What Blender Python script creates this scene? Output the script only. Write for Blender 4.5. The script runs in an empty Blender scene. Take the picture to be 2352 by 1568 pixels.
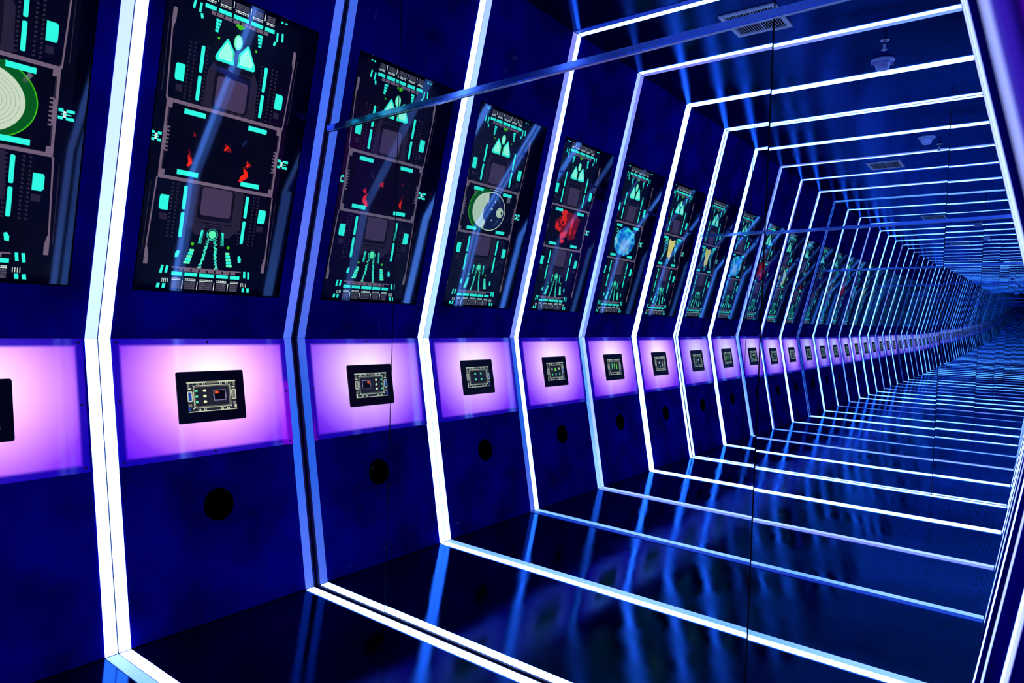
import bpy, bmesh, math, random
from mathutils import Vector, Matrix

S = bpy.context.scene
COL = S.collection
random.seed(7)

# ------------------------------------------------------------------ camera
CAM = (1.132, -1.6024, 1.0207)
YAW, PITCH, ROLL, F_PX = 0.65345, -0.0291, -0.03369, 1576.07
cam_data = bpy.data.cameras.new('camera')
cam_data.sensor_fit = 'HORIZONTAL'
cam_data.sensor_width = 36.0
cam_data.lens = F_PX / 2352.0 * 36.0
cam_data.clip_start = 0.003
cam_data.clip_end = 200.0
cam_data.dof.use_dof = True
cam_data.dof.focus_distance = 3.6
cam_data.dof.aperture_fstop = 7.1
cam = bpy.data.objects.new('camera', cam_data)
COL.objects.link(cam)
cam.matrix_world = (Matrix.Translation(CAM) @ Matrix.Rotation(YAW, 4, 'Z') @ Matrix.Rotation(PITCH, 4, 'X')
                    @ Matrix.Rotation(ROLL, 4, 'Y') @ Matrix.Rotation(math.radians(90), 4, 'X'))
S.camera = cam

# ------------------------------------------------------------------ world, exposure, light paths
w = bpy.data.worlds.new('world')
S.world = w
w.use_nodes = True
w.node_tree.nodes['Background'].inputs[0].default_value = (0, 0, 0, 1)
w.node_tree.nodes['Background'].inputs[1].default_value = 0.0
S.view_settings.view_transform = 'Standard'
S.view_settings.look = 'None'
S.view_settings.exposure = 0.0
S.view_settings.gamma = 1.0
S.view_settings.use_curve_mapping = False
cy = S.cycles
cy.max_bounces = 26
cy.glossy_bounces = 26
cy.diffuse_bounces = 3
cy.transmission_bounces = 8
cy.transparent_max_bounces = 48
cy.sample_clamp_indirect = 12.0
cy.use_denoising = True
cy.caustics_reflective = True

# ------------------------------------------------------------------ room dimensions (metres)
BAY = 0.7008                       # pitch of the light arches
NB = 5
YF, YB = 0.0, -NB * BAY            # the two mirrored end walls
WKL, WFL, WCL = 1.1659, 0.9861, 0.8164     # left half widths at knee, floor, ceiling
WKR, WFR, WCR = 1.1597, 1.0191, 0.7893     # right half widths
ZK, ZC = 0.9262, 2.5
LWL = math.hypot(WKL - WFL, ZK)
UWL = math.hypot(WKL - WCL, ZC - ZK)

# wall surface frames: origin on the knee/floor edge, e_u along the tunnel, e_v up the slope, e_n into the room
def frame_of(a, b):
    a = Vector((a[0], 0, a[1])); b = Vector((b[0], 0, b[1]))
    ev = (b - a).normalized()
    eu = Vector((0, 1, 0))
    en = eu.cross(ev)
    if en.x * (-1 if a.x > 0 else 1) < 0:
        en = -en
    return a, eu, ev, en
LU = frame_of((-WKL, ZK), (-WCL, ZC))
LL = frame_of((-WFL, 0), (-WKL, ZK))
RU = frame_of((WKR, ZK), (WCR, ZC))
RL = frame_of((WFR, 0), (WKR, ZK))

def mat_of(fr, u, v, n=0.0):
    o, eu, ev, en = fr
    p = o + eu * u + ev * v + en * n
    m = Matrix((eu, ev, eu.cross(ev))).transposed().to_4x4()
    m.translation = p
    return m
# on the left wall eu x ev points into the room: local x = along tunnel, y = up the slope, z = out of the wall

# ------------------------------------------------------------------ materials
def new_mat(name):
    m = bpy.data.materials.new(name)
    m.use_nodes = True
    return m, m.node_tree, m.node_tree.nodes['Principled BSDF']

def principled(name, col, rough=0.5, metal=0.0, spec=0.5, emit=None, estr=1.0, coat=0.0):
    m, nt, p = new_mat(name)
    p.inputs['Base Color'].default_value = (*col, 1)
    p.inputs['Roughness'].default_value = rough
    p.inputs['Metallic'].default_value = metal
    p.inputs['Specular IOR Level'].default_value = spec
    p.inputs['Coat Weight'].default_value = coat
    if emit is not None:
        p.inputs['Emission Color'].default_value = (*emit, 1)
        p.inputs['Emission Strength'].default_value = estr
    return m

def add_noise_bump(m, scale, strength, dist=0.01, detail=2.0, stretch=None):
    nt = m.node_tree
    p = nt.nodes['Principled BSDF']
    tc = nt.nodes.new('ShaderNodeTexCoord')
    no = nt.nodes.new('ShaderNodeTexNoise')
    no.inputs['Scale'].default_value = scale
    no.inputs['Detail'].default_value = detail
    src = tc.outputs['Object']
    if stretch:
        mp = nt.nodes.new('ShaderNodeMapping')
        mp.inputs['Scale'].default_value = stretch
        nt.links.new(src, mp.inputs['Vector'])
        src = mp.outputs['Vector']
    nt.links.new(src, no.inputs['Vector'])
    bu = nt.nodes.new('ShaderNodeBump')
    bu.inputs['Strength'].default_value = strength
    bu.inputs['Distance'].default_value = dist
    nt.links.new(no.outputs['Fac'], bu.inputs['Height'])
    nt.links.new(bu.outputs['Normal'], p.inputs['Normal'])
    return no

def wall_paint():
    m, nt, p = new_mat('blue_wall_paint')
    tc = nt.nodes.new('ShaderNodeTexCoord')
    no = nt.nodes.new('ShaderNodeTexNoise')
    no.inputs['Scale'].default_value = 5.0
    no.inputs['Detail'].default_value = 3.0
    nt.links.new(tc.outputs['Object'], no.inputs['Vector'])
    r = nt.nodes.new('ShaderNodeValToRGB')
    r.color_ramp.elements[0].position = 0.32
    r.color_ramp.elements[1].position = 0.72
    r.color_ramp.elements[0].color = (0.0008, 0.0010, 0.085, 1)
    r.color_ramp.elements[1].color = (0.0020, 0.0026, 0.27, 1)
    nt.links.new(no.outputs['Fac'], r.inputs['Fac'])
    nt.links.new(r.outputs['Color'], p.inputs['Base Color'])
    p.inputs['Roughness'].default_value = 0.42
    p.inputs['Specular IOR Level'].default_value = 0.0
    return m

M = {}
M['wall'] = wall_paint()
def lacquer(name, gloss, rough, ior, bump_scale, bump_str, rough_var):
    m = bpy.data.materials.new(name)
    m.use_nodes = True
    nt = m.node_tree
    nt.nodes.clear()
    N = nt.nodes; Lk = nt.links
    out = N.new('ShaderNodeOutputMaterial')
    df = N.new('ShaderNodeBsdfDiffuse'); df.inputs['Color'].default_value = (0.0002, 0.0002, 0.0015, 1)
    gl = N.new('ShaderNodeBsdfGlossy'); gl.distribution = 'BECKMANN'; gl.inputs['Color'].default_value = (*gloss, 1)
    fr = N.new('ShaderNodeFresnel'); fr.inputs['IOR'].default_value = ior
    tc = N.new('ShaderNodeTexCoord')
    no = N.new('ShaderNodeTexNoise'); no.inputs['Scale'].default_value = bump_scale; no.inputs['Detail'].default_value = 0.5
    bu = N.new('ShaderNodeBump'); bu.inputs['Strength'].default_value = bump_str; bu.inputs['Distance'].default_value = 0.006
    n2 = N.new('ShaderNodeTexNoise'); n2.inputs['Scale'].default_value = 2.6; n2.inputs['Detail'].default_value = 2.0
    mr = N.new('ShaderNodeMapRange')
    mr.inputs['From Min'].default_value = 0.35; mr.inputs['From Max'].default_value = 0.65
    mr.inputs['To Min'].default_value = rough - rough_var; mr.inputs['To Max'].default_value = rough + rough_var
    mx = N.new('ShaderNodeMixShader')
    Lk.new(tc.outputs['Object'], no.inputs['Vector']); Lk.new(tc.outputs['Object'], n2.inputs['Vector'])
    Lk.new(no.outputs['Fac'], bu.inputs['Height']); Lk.new(bu.outputs['Normal'], gl.inputs['Normal'])
    Lk.new(n2.outputs['Fac'], mr.inputs['Value']); Lk.new(mr.outputs[0], gl.inputs['Roughness'])
    Lk.new(fr.outputs[0], mx.inputs['Fac']); Lk.new(df.outputs[0], mx.inputs[1]); Lk.new(gl.outputs[0], mx.inputs[2])
    Lk.new(mx.outputs[0], out.inputs['Surface'])
    return m
M['floor'] = lacquer('black_gloss_floor', (0.06, 0.33, 1.0), 0.125, 1.72, 7.0, 0.08, 0.04)
M['ceiling'] = lacquer('black_gloss_ceiling', (0.05, 0.26, 1.0), 0.17, 1.75, 3.0, 0.02, 0.03)
M['mirror'] = principled('silvered_mirror', (0.69, 0.81, 0.86), 0.0, metal=1.0)
add_noise_bump(M['mirror'], 1.3, 0.028, 0.012, 0.0)
def dust_on(m):
    # dust line along the foot of the glass and a few stray smears
    nt = m.node_tree
    N = nt.nodes; Lk = nt.links
    p = N['Principled BSDF']; out = N['Material Output']
    ge = N.new('ShaderNodeNewGeometry'); sep = N.new('ShaderNodeSeparateXYZ')
    Lk.new(ge.outputs['Position'], sep.inputs[0])
    low = N.new('ShaderNodeMapRange')
    low.inputs['From Min'].default_value = 0.045; low.inputs['From Max'].default_value = 0.0
    low.inputs['To Min'].default_value = -0.30; low.inputs['To Max'].default_value = 0.18
    Lk.new(sep.outputs[2], low.inputs['Value'])
    n1 = N.new('ShaderNodeTexNoise'); n1.inputs['Scale'].default_value = 55.0; n1.inputs['Detail'].default_value = 4.0
    Lk.new(ge.outputs['Position'], n1.inputs['Vector'])
    add = N.new('ShaderNodeMath'); add.operation = 'ADD'
    Lk.new(low.outputs[0], add.inputs[0]); Lk.new(n1.outputs['Fac'], add.inputs[1])
    t1 = N.new('ShaderNodeMapRange')
    t1.inputs['From Min'].default_value = 0.56; t1.inputs['From Max'].default_value = 0.80
    t1.inputs['To Max'].default_value = 0.35
    Lk.new(add.outputs[0], t1.inputs['Value'])
    n2 = N.new('ShaderNodeTexNoise'); n2.inputs['Scale'].default_value = 9.0; n2.inputs['Detail'].default_value = 6.0
    n2.inputs['Distortion'].default_value = 2.0
    Lk.new(ge.outputs['Position'], n2.inputs['Vector'])
    t2 = N.new('ShaderNodeMapRange')
    t2.inputs['From Min'].default_value = 0.70; t2.inputs['From Max'].default_value = 0.78
    t2.inputs['To Max'].default_value = 0.10
    Lk.new(n2.outputs['Fac'], t2.inputs['Value'])
    mx = N.new('ShaderNodeMath'); mx.operation = 'MAXIMUM'
    Lk.new(t1.outputs[0], mx.inputs[0]); Lk.new(t2.outputs[0], mx.inputs[1])
    df = N.new('ShaderNodeBsdfDiffuse'); df.inputs['Color'].default_value = (0.35, 0.42, 0.6, 1)
    ms = N.new('ShaderNodeMixShader')
    Lk.new(mx.outputs[0], ms.inputs['Fac']); Lk.new(p.outputs[0], ms.inputs[1]); Lk.new(df.outputs[0], ms.inputs[2])
    Lk.new(ms.outputs[0], out.inputs['Surface'])
dust_on(M['mirror'])
M['steel'] = principled('blue_anodised_trim', (0.16, 0.34, 0.92), 0.14, metal=1.0)
M['black'] = principled('matt_black', (0.004, 0.004, 0.006), 0.6)
M['black_hole'] = principled('black_lining', (0.001, 0.001, 0.001), 0.9, spec=0.0)
M['channel'] = principled('dark_blue_channel', (0.004, 0.01, 0.05), 0.4)
M['bezel'] = principled('black_acrylic', (0.002, 0.002, 0.012), 0.22, spec=0.12)
M['screw'] = principled('dark_screw', (0.01, 0.01, 0.08), 0.4, metal=0.6)
M['grille'] = principled('white_enamel_grille', (0.85, 0.88, 0.95), 0.45)
M['plastic'] = principled('white_plastic', (0.45, 0.55, 0.9), 0.35)
M['chrome'] = principled('chrome_metal', (0.5, 0.5, 0.6), 0.25, metal=1.0)
M['lcd'] = principled('black_lcd', (0.001, 0.001, 0.002), 0.25, spec=0.3)
M['jamb'] = principled('violet_door_lining', (0.22, 0.02, 0.75), 0.6, spec=0.0)

def glass_mat():
    m = bpy.data.materials.new('clear_cover_glass')
    m.use_nodes = True
    nt = m.node_tree
    nt.nodes.clear()
    out = nt.nodes.new('ShaderNodeOutputMaterial')
    tr = nt.nodes.new('ShaderNodeBsdfTransparent')
    gl = nt.nodes.new('ShaderNodeBsdfGlossy')
    gl.inputs['Roughness'].default_value = 0.035
    gl.inputs['Color'].default_value = (0.42, 0.70, 1.0, 1)
    fr = nt.nodes.new('ShaderNodeFresnel')
    fr.inputs['IOR'].default_value = 1.72
    ge = nt.nodes.new('ShaderNodeNewGeometry')
    inv = nt.nodes.new('ShaderNodeMath'); inv.operation = 'SUBTRACT'; inv.inputs[0].default_value = 1.0
    mul = nt.nodes.new('ShaderNodeMath'); mul.operation = 'MULTIPLY'
    mx = nt.nodes.new('ShaderNodeMixShader')
    nt.links.new(ge.outputs['Backfacing'], inv.inputs[1])
    nt.links.new(inv.outputs[0], mul.inputs[0])
    nt.links.new(fr.outputs[0], mul.inputs[1])
    nt.links.new(mul.outputs[0], mx.inputs['Fac'])
    nt.links.new(tr.outputs[0], mx.inputs[1])
    nt.links.new(gl.outputs[0], mx.inputs[2])
    nt.links.new(mx.outputs[0], out.inputs['Surface'])
    return m
M['glass'] = glass_mat()

def led_mat(name, c1, c2, scale=1.1):
    m, nt, p = new_mat(name)
    p.inputs['Base Color'].default_value = (0.02, 0.03, 0.06, 1)
    p.inputs['Roughness'].default_value = 0.5
    tc = nt.nodes.new('ShaderNodeTexCoord')
    no = nt.nodes.new('ShaderNodeTexNoise')
    no.inputs['Scale'].default_value = scale
    no.inputs['Detail'].default_value = 1.0
    nt.links.new(tc.outputs['Object'], no.inputs['Vector'])
    r = nt.nodes.new('ShaderNodeValToRGB')
    r.color_ramp.elements[0].position = 0.36
    r.color_ramp.elements[1].position = 0.64
    r.color_ramp.elements[0].color = (*c1, 1)
    r.color_ramp.elements[1].color = (*c2, 1)
    nt.links.new(no.outputs['Fac'], r.inputs['Fac'])
    nt.links.new(r.outputs['Color'], p.inputs['Emission Color'])
    p.inputs['Emission Strength'].default_value = 1.0
    return m
LED = dict(
    white=led_mat('led_white', (1.9, 3.1, 8.2), (2.3, 3.5, 9.2)),
    pale=led_mat('led_pale', (0.62, 0.75, 2.2), (0.75, 1.15, 3.0)),
    lilac=led_mat('led_lilac', (0.34, 0.30, 1.15), (0.30, 0.50, 1.4)),
    cyan=led_mat('led_cyan', (0.16, 0.5, 1.6), (0.7, 1.1, 2.6)),
    blue=led_mat('led_blue', (0.015, 0.13, 0.86), (0.15, 0.20, 0.95)),
    deep=led_mat('led_deep', (0.004, 0.03, 0.5), (0.01, 0.09, 0.75)),
    soft=led_mat('led_soft', (0.72, 0.85, 2.0), (0.85, 1.1, 2.6)),
    violet=led_mat('led_violet', (0.025, 0.002, 0.36), (0.035, 0.004, 0.46)),
)

def emis(name, col, rough=0.4):
    return principled(name, (0.002, 0.002, 0.002), rough, spec=0.2, emit=col, estr=1.0)
G = dict(
    cyan=emis('screen_cyan', (0.03, 1.02, 0.82)),
    mint=emis('screen_mint', (0.12, 1.0, 0.50)),
    white=emis('screen_white', (0.75, 0.9, 0.85)),
    grey=emis('screen_grey', (0.17, 0.12, 0.18)),
    dark=emis('screen_dark', (0.004, 0.003, 0.006)),
    column=emis('screen_column', (0.018, 0.014, 0.032)),
    panel=emis('screen_panel', (0.060, 0.038, 0.088)),
    tex=emis('screen_texture_grey', (0.022, 0.017, 0.030)),
    ice=emis('screen_ice', (0.36, 1.2, 0.86)),
    hexg=emis('screen_mesh_grey', (0.13, 0.12, 0.16)),
    green=emis('screen_green', (0.05, 0.55, 0.0)),
    black=emis('screen_black', (0.0, 0.0, 0.0)),
    red=emis('screen_red', (0.9, 0.02, 0.0)),
    dimred=emis('screen_dim_red', (0.20, 0.004, 0.0)),
    orange=emis('screen_orange', (1.0, 0.10, 0.01)),
    yellow=emis('screen_yellow', (0.95, 0.80, 0.22)),
    body=emis('screen_bone', (0.62, 0.75, 0.56)),
    bodydk=emis('screen_bone_line', (0.30, 0.40, 0.28)),
    navy=emis('screen_navy', (0.004, 0.012, 0.06)),
    dkgreen=emis('screen_dark_green', (0.0, 0.10, 0.004)),
    pcb=emis('tablet_board', (0.012, 0.014, 0.024)),
    pale=emis('tablet_pale', (0.62, 0.66, 0.48)),
    paledk=emis('tablet_metal', (0.20, 0.20, 0.16)),
    lav=emis('tablet_lavender', (0.42, 0.36, 0.72)),
    led=emis('tablet_lamp', (0.95, 0.95, 0.55)),
    lime=emis('tablet_lime', (0.25, 0.95, 0.06)),
    slot=emis('tablet_blue_slot', (0.01, 0.06, 0.40)),
)

# ------------------------------------------------------------------ mesh helpers
def link(name, bm, mats, parent=None, matrix=None, smooth=False):
    me = bpy.data.meshes.new(name)
    bm.to_mesh(me)
    bm.free()
    for m in (mats if isinstance(mats, (list, tuple)) else [mats]):
        me.materials.append(m)
    if smooth:
        for p in me.polygons:
            p.use_smooth = True
    o = bpy.data.objects.new(name, me)
    COL.objects.link(o)
    if parent is not None:
        o.parent = parent
    if matrix is not None:
        if parent is not None:
            o.matrix_local = matrix
        else:
            o.matrix_world = matrix
    return o

def tag(o, label=None, cat=None, group=None, kind=None):
    if label: o['label'] = label
    if cat: o['category'] = cat
    if group: o['group'] = group
    if kind: o['kind'] = kind
    return o

def empty(name, matrix, label, cat, group=None):
    o = bpy.data.objects.new(name, None)
    o.empty_display_size = 0.05
    COL.objects.link(o)
    o.matrix_world = matrix
    return tag(o, label, cat, group)

def quad(bm, pts, mi=0):
    f = bm.faces.new([bm.verts.new(p) for p in pts])
    f.material_index = mi
    return f

def box(bm, x0, x1, y0, y1, z0, z1, mi=0):
    v = [bm.verts.new(p) for p in ((x0, y0, z0), (x1, y0, z0), (x1, y1, z0), (x0, y1, z0),
                                   (x0, y0, z1), (x1, y0, z1), (x1, y1, z1), (x0, y1, z1))]
    for idx in ((0, 3, 2, 1), (4, 5, 6, 7), (0, 1, 5, 4), (1, 2, 6, 5), (2, 3, 7, 6), (3, 0, 4, 7)):
        bm.faces.new([v[i] for i in idx]).material_index = mi

def lathe(bm, prof, seg=32, mi=0, cx=0, cy=0, cap0=True, cap1=True):
    rings = []
    for r, z in prof:
        rings.append([bm.verts.new((cx + r * math.cos(2 * math.pi * i / seg), cy + r * math.sin(2 * math.pi * i / seg), z)) for i in range(seg)])
    for a, b in zip(rings, rings[1:]):
        for i in range(seg):
            bm.faces.new((a[i], a[(i + 1) % seg], b[(i + 1) % seg], b[i])).material_index = mi
    if cap0: bm.faces.new(list(reversed(rings[0]))).material_index = mi
    if cap1: bm.faces.new(rings[-1]).material_index = mi

def round_rect(x0, x1, y0, y1, r, n=5):
    pts = []
    for cx, cy, a0 in ((x1 - r, y1 - r, 0), (x0 + r, y1 - r, 90), (x0 + r, y0 + r, 180), (x1 - r, y0 + r, 270)):
        for i in range(n + 1):
            a = math.radians(a0 + 90 * i / n)
            pts.append((cx + r * math.cos(a), cy + r * math.sin(a)))
    return pts

def slab(bm, pts, z0, z1, mi=0):
    a = [bm.verts.new((x, y, z0)) for x, y in pts]
    b = [bm.verts.new((x, y, z1)) for x, y in pts]
    n = len(pts)
    bm.faces.new(list(reversed(a))).material_index = mi
    bm.faces.new(b).material_index = mi
    for i in range(n):
        bm.faces.new((a[i], a[(i + 1) % n], b[(i + 1) % n], b[i])).material_index = mi

# ------------------------------------------------------------------ structure: walls, floor, ceiling
OPEN_W, OPEN_V0, OPEN_V1 = 0.2625, 0.157, 1.1155   # display opening: half width, bottom, top up the slope
REC = 0.050                                        # how deep the monitor sits behind its cover glass
HOLE_R, HOLE_V = 0.0545, 0.372
BC = [-(k + 0.5) * BAY + (0.003 if k == NB - 1 else -0.003) for k in range(NB)]  # bay centres
OFF = -0.003                                        # the strips stand 3 mm proud of the wall surface

def P(fr, u, v, n=OFF):
    o, eu, ev, en = fr
    return o + eu * u + ev * v + en * n

def wall_left():
    bm = bmesh.new()
    q = lambda fr, u0, u1, v0, v1: quad(bm, [P(fr, u0, v0), P(fr, u1, v0), P(fr, u1, v1), P(fr, u0, v1)])
    for k in range(NB):
        y1, y0, c = -k * BAY, -(k + 1) * BAY, BC[k]
        # upper wall round the display opening
        q(LU, y0, y1, 0, OPEN_V0); q(LU, y0, y1, OPEN_V1, UWL + 0.01)
        q(LU, y0, c - OPEN_W, OPEN_V0, OPEN_V1); q(LU, c + OPEN_W, y1, OPEN_V0, OPEN_V1)
        # lower wall with a round port
        vt = 2 * HOLE_V
        n = 48
        ring, rect = [], []
        for i in range(n):
            a = 2 * math.pi * (i + 0.5) / n - math.pi
            dx, dy = math.cos(a), math.sin(a)
            ring.append(bm.verts.new(P(LL, c + HOLE_R * dx, HOLE_V + HOLE_R * dy)))
            hu = (y1 - c) if dx > 0 else (c - y0)
            s = min(hu / abs(dx) if abs(dx) > 1e-6 else 1e9, HOLE_V / abs(dy) if abs(dy) > 1e-6 else 1e9)
            rect.append((c + s * dx, HOLE_V + s * dy))
        rv = [bm.verts.new(P(LL, *r)) for r in rect]
        for i in range(n):
            j = (i + 1) % n
            bm.faces.new((ring[i], rv[i], rv[j], ring[j]))
        for cu, cv in ((y0, 0), (y1, 0), (y1, vt), (y0, vt)):   # corners left open by the fan
            def corner_gap(i):
                a, b = rect[i], rect[(i + 1) % n]
                return (abs(a[0] - cu) < 1e-6 and abs(b[1] - cv) < 1e-6) or (abs(a[1] - cv) < 1e-6 and abs(b[0] - cu) < 1e-6)
            for i in range(n):
                if corner_gap(i):
                    bm.faces.new((rv[i], bm.verts.new(P(LL, cu, cv)), rv[(i + 1) % n]))
        q(LL, y0, y1, vt, LWL)
    return tag(link('wall_left', bm, M['wall']), kind='structure')
wall_left()

DOOR = (-2 * BAY - 0.045, -3 * BAY + 0.045, 0.62)     # opening in the right wall of the third bay; top: v on the upper slope
def wall_right():
    bm = bmesh.new()
    q = lambda fr, u0, u1, v0, v1: quad(bm, [P(fr, u0, v0), P(fr, u0, v1), P(fr, u1, v1), P(fr, u1, v0)])
    U = math.hypot(WKR - WCR, ZC - ZK); L = math.hypot(WKR - WFR, ZK)
    for u0, u1 in ((YB, DOOR[1]), (DOOR[0], YF)):
        q(RU, u0, u1, 0, U + 0.01); q(RL, u0, u1, 0, L)
    q(RU, DOOR[1], DOOR[0], DOOR[2], U + 0.01)
    return tag(link('wall_right', bm, M['wall']), kind='structure')
wall_right()

bm = bmesh.new(); box(bm, -1.25, 2.2, YB - 0.05, YF + 0.05, -0.06, 0.0 + OFF)
tag(link('floor', bm, M['floor']), kind='structure')
bm = bmesh.new(); box(bm, -0.95, 0.95, YB - 0.05, YF + 0.05, ZC - OFF, ZC + 0.06)
tag(link('ceiling', bm, M['ceiling']), kind='structure')
for nm, y0, y1 in (('wall_front', 0.008, 0.05), ('wall_back', YB - 0.05, YB - 0.008)):
    bm = bmesh.new(); box(bm, -1.25, 1.25, y0, y1, OFF, ZC - OFF)
    tag(link(nm, bm, M['black']), kind='structure')

# ------------------------------------------------------------------ mirrored end walls: six panels each and a rail over the joint
SEAM_X = (-0.609, 0.625)
RAIL_Z, RAIL_SLOPE = 1.7275, 0.0178      # the rail runs about one degree out of level
rail_z = lambda x: RAIL_Z + RAIL_SLOPE * x
def hexa_clip(x0, x1, z0, z1):
    zz = lambda z, x: rail_z(x) + z[1] if isinstance(z, tuple) else z
    poly = [(x0, zz(z0, x0)), (x1, zz(z0, x1)), (x1, zz(z1, x1)), (x0, zz(z1, x0))]
    g = 0.001
    hexv = [(-WFL + g, 0.0), (WFR - g, 0.0), (WKR - g, ZK), (WCR - g, ZC), (-WCL + g, ZC), (-WKL + g, ZK)]
    for i in range(6):
        a, b = hexv[i], hexv[(i + 1) % 6]
        out = []
        side = lambda p: (b[0] - a[0]) * (p[1] - a[1]) - (b[1] - a[1]) * (p[0] - a[0])
        for j in range(len(poly)):
            p, q_ = poly[j], poly[(j + 1) % len(poly)]
            sp, sq = side(p), side(q_)
            if sp >= 0: out.append(p)
            if (sp >= 0) != (sq >= 0):
                t = sp / (sp - sq)
                out.append((p[0] + (q_[0] - p[0]) * t, p[1] + (q_[1] - p[1]) * t))
        poly = out
    return poly

def mirror_wall(y, facing, yaw, tilt, where, labels):
    """facing = -1: the glass looks towards -y"""
    cols = (-1.3, SEAM_X[0], SEAM_X[1], 1.3)
    g = 0.0019
    for r, (z0, z1) in enumerate(((0.0, ('rail', -0.001)), (('rail', 0.001), ZC))):
        for c in range(3):
            poly = hexa_clip(cols[c] + g, cols[c + 1] - g, z0, z1)
            mx = sum(p[0] for p in poly) / len(poly); mz = sum(p[1] for p in poly) / len(poly)
            bm = bmesh.new()
            a = [bm.verts.new((x - mx, 0.0, z - mz)) for x, z in poly]
            b = [bm.verts.new((x - mx, -0.004 * facing, z - mz)) for x, z in poly]
            if facing < 0:
                bm.faces.new(a); bm.faces.new(list(reversed(b)))
            else:
                bm.faces.new(list(reversed(a))); bm.faces.new(b)
            for i in range(len(a)):
                j = (i + 1) % len(a)
                bm.faces.new((a[j], a[i], b[i], b[j]) if facing < 0 else (a[i], a[j], b[j], b[i]))
            jit = ((c - 1) * 0.0006, (0.0004, -0.0005, 0.0007)[c] * (1 if r else -1))
            m = Matrix.Translation((mx, y - mx * math.tan(yaw) - (mz - 1.2) * math.tan(tilt), mz)) \
                @ Matrix.Rotation(-yaw + jit[0], 4, 'Z') @ Matrix.Rotation(tilt + jit[1], 4, 'X')
            tag(link('wall_mirror', bm, M['mirror'], matrix=m), labels[r * 3 + c], 'mirror', where)
mirror_wall(YF, -1, 0.00235, 0.00181, 'mirror panels of the far end wall', [
    'narrow slanted mirror panel of the far end wall beside the left screens, below the rail',
    'widest mirror panel of the far end wall, below the rail, showing the rows of screens',
    'right-hand mirror panel of the far end wall below the rail, showing the tunnel vanishing',
    'small mirror panel above the rail at the upper left of the far end wall',
    'long mirror panel above the rail of the far end wall, showing the ceiling',
    'small mirror panel above the rail at the upper right of the far end wall'])
mirror_wall(YB, 1, 0.00203, -0.00166, 'mirror panels of the rear end wall', [
    'rear mirror panel below the rail beside the screens, seen only in the far mirror',
    'wide rear mirror panel below the rail, seen only in the far mirror',
    'rear mirror panel below the rail beside the right wall, seen reflected',
    'small rear mirror panel above the rail on the screen side, seen reflected',
    'long rear mirror panel above the rail, seen only in the far mirror',
    'small rear mirror panel above the rail beside the right wall, seen reflected'])

def mirror_rail(y, facing, label):
    xl = WKL - (1.72 - ZK) / (ZC - ZK) * (WKL - WCL)
    xr = WKR - (1.72 - ZK) / (ZC - ZK) * (WKR - WCR)
    root = empty('mirror_rail', Matrix.Translation((0, y, RAIL_Z)) @ Matrix.Rotation(-math.atan(RAIL_SLOPE), 4, 'Y'), label, 'rail', 'steel rails across the mirrors')
    s = -1 if facing < 0 else 1
    bm = bmesh.new()
    ya, yb = sorted((s * 0.0022, s * 0.0072))
    box(bm, -xl + 0.006, xr - 0.006, ya, yb, -0.0085, 0.0105)
    bmesh.ops.bevel(bm, geom=bm.edges[:], offset=0.0015, segments=2, affect='EDGES')
    link('cover_strip', bm, M['steel'], root)
    bm = bmesh.new()
    ya, yb = sorted((s * 0.0022, s * 0.0050))
    box(bm, -xl + 0.006, xr - 0.006, ya, yb, -0.0120, -0.0092)
    link('lower_lip', bm, M['chrome'], root)
mirror_rail(YF, -1, 'blue-lit steel rail running across the far mirrored wall above head height')
mirror_rail(YB, 1, 'steel rail across the rear mirrored wall, seen reflected in the far mirror')

# ------------------------------------------------------------------ light arches
HALF_GAP, STRIP = 0.0022, 0.0335
STRIP_LABEL = dict(blue='dim blue light strip', deep='dark blue light strip', violet='dark violet light strip', lilac='lilac light strip', cyan='cyan light strip')
def strip_bar(fr, v0, v1, u0, u1, name, mat, root):
    """one diffuser bar lying on a wall slope"""
    bm = bmesh.new()
    c = [P(fr, u, v, n) for n in (OFF + 0.0004, 0.0) for u, v in ((u0, v0), (u1, v0), (u1, v1), (u0, v1))]
    org = root.location
    vs = [bm.verts.new(p - org) for p in c]
    for idx in ((0, 3, 2, 1), (4, 5, 6, 7), (0, 1, 5, 4), (1, 2, 6, 5), (2, 3, 7, 6), (3, 0, 4, 7)):
        bm.faces.new([vs[i] for i in idx])
    bmesh.ops.recalc_face_normals(bm, faces=bm.faces[:])
    return link(name, bm, mat, root)

FL = ((-WFL, 0), (WFR, 0)); CE = ((-WCL, ZC), (WCR, ZC))
fr_floor = (Vector((0, 0, 0)), Vector((0, 1, 0)), Vector((1, 0, 0)), Vector((0, 0, 1)))
fr_ceil = (Vector((0, 0, ZC)), Vector((0, 1, 0)), Vector((1, 0, 0)), Vector((0, 0, -1)))
U_R = math.hypot(WKR - WCR, ZC - ZK); L_R = math.hypot(WKR - WFR, ZK)

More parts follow.
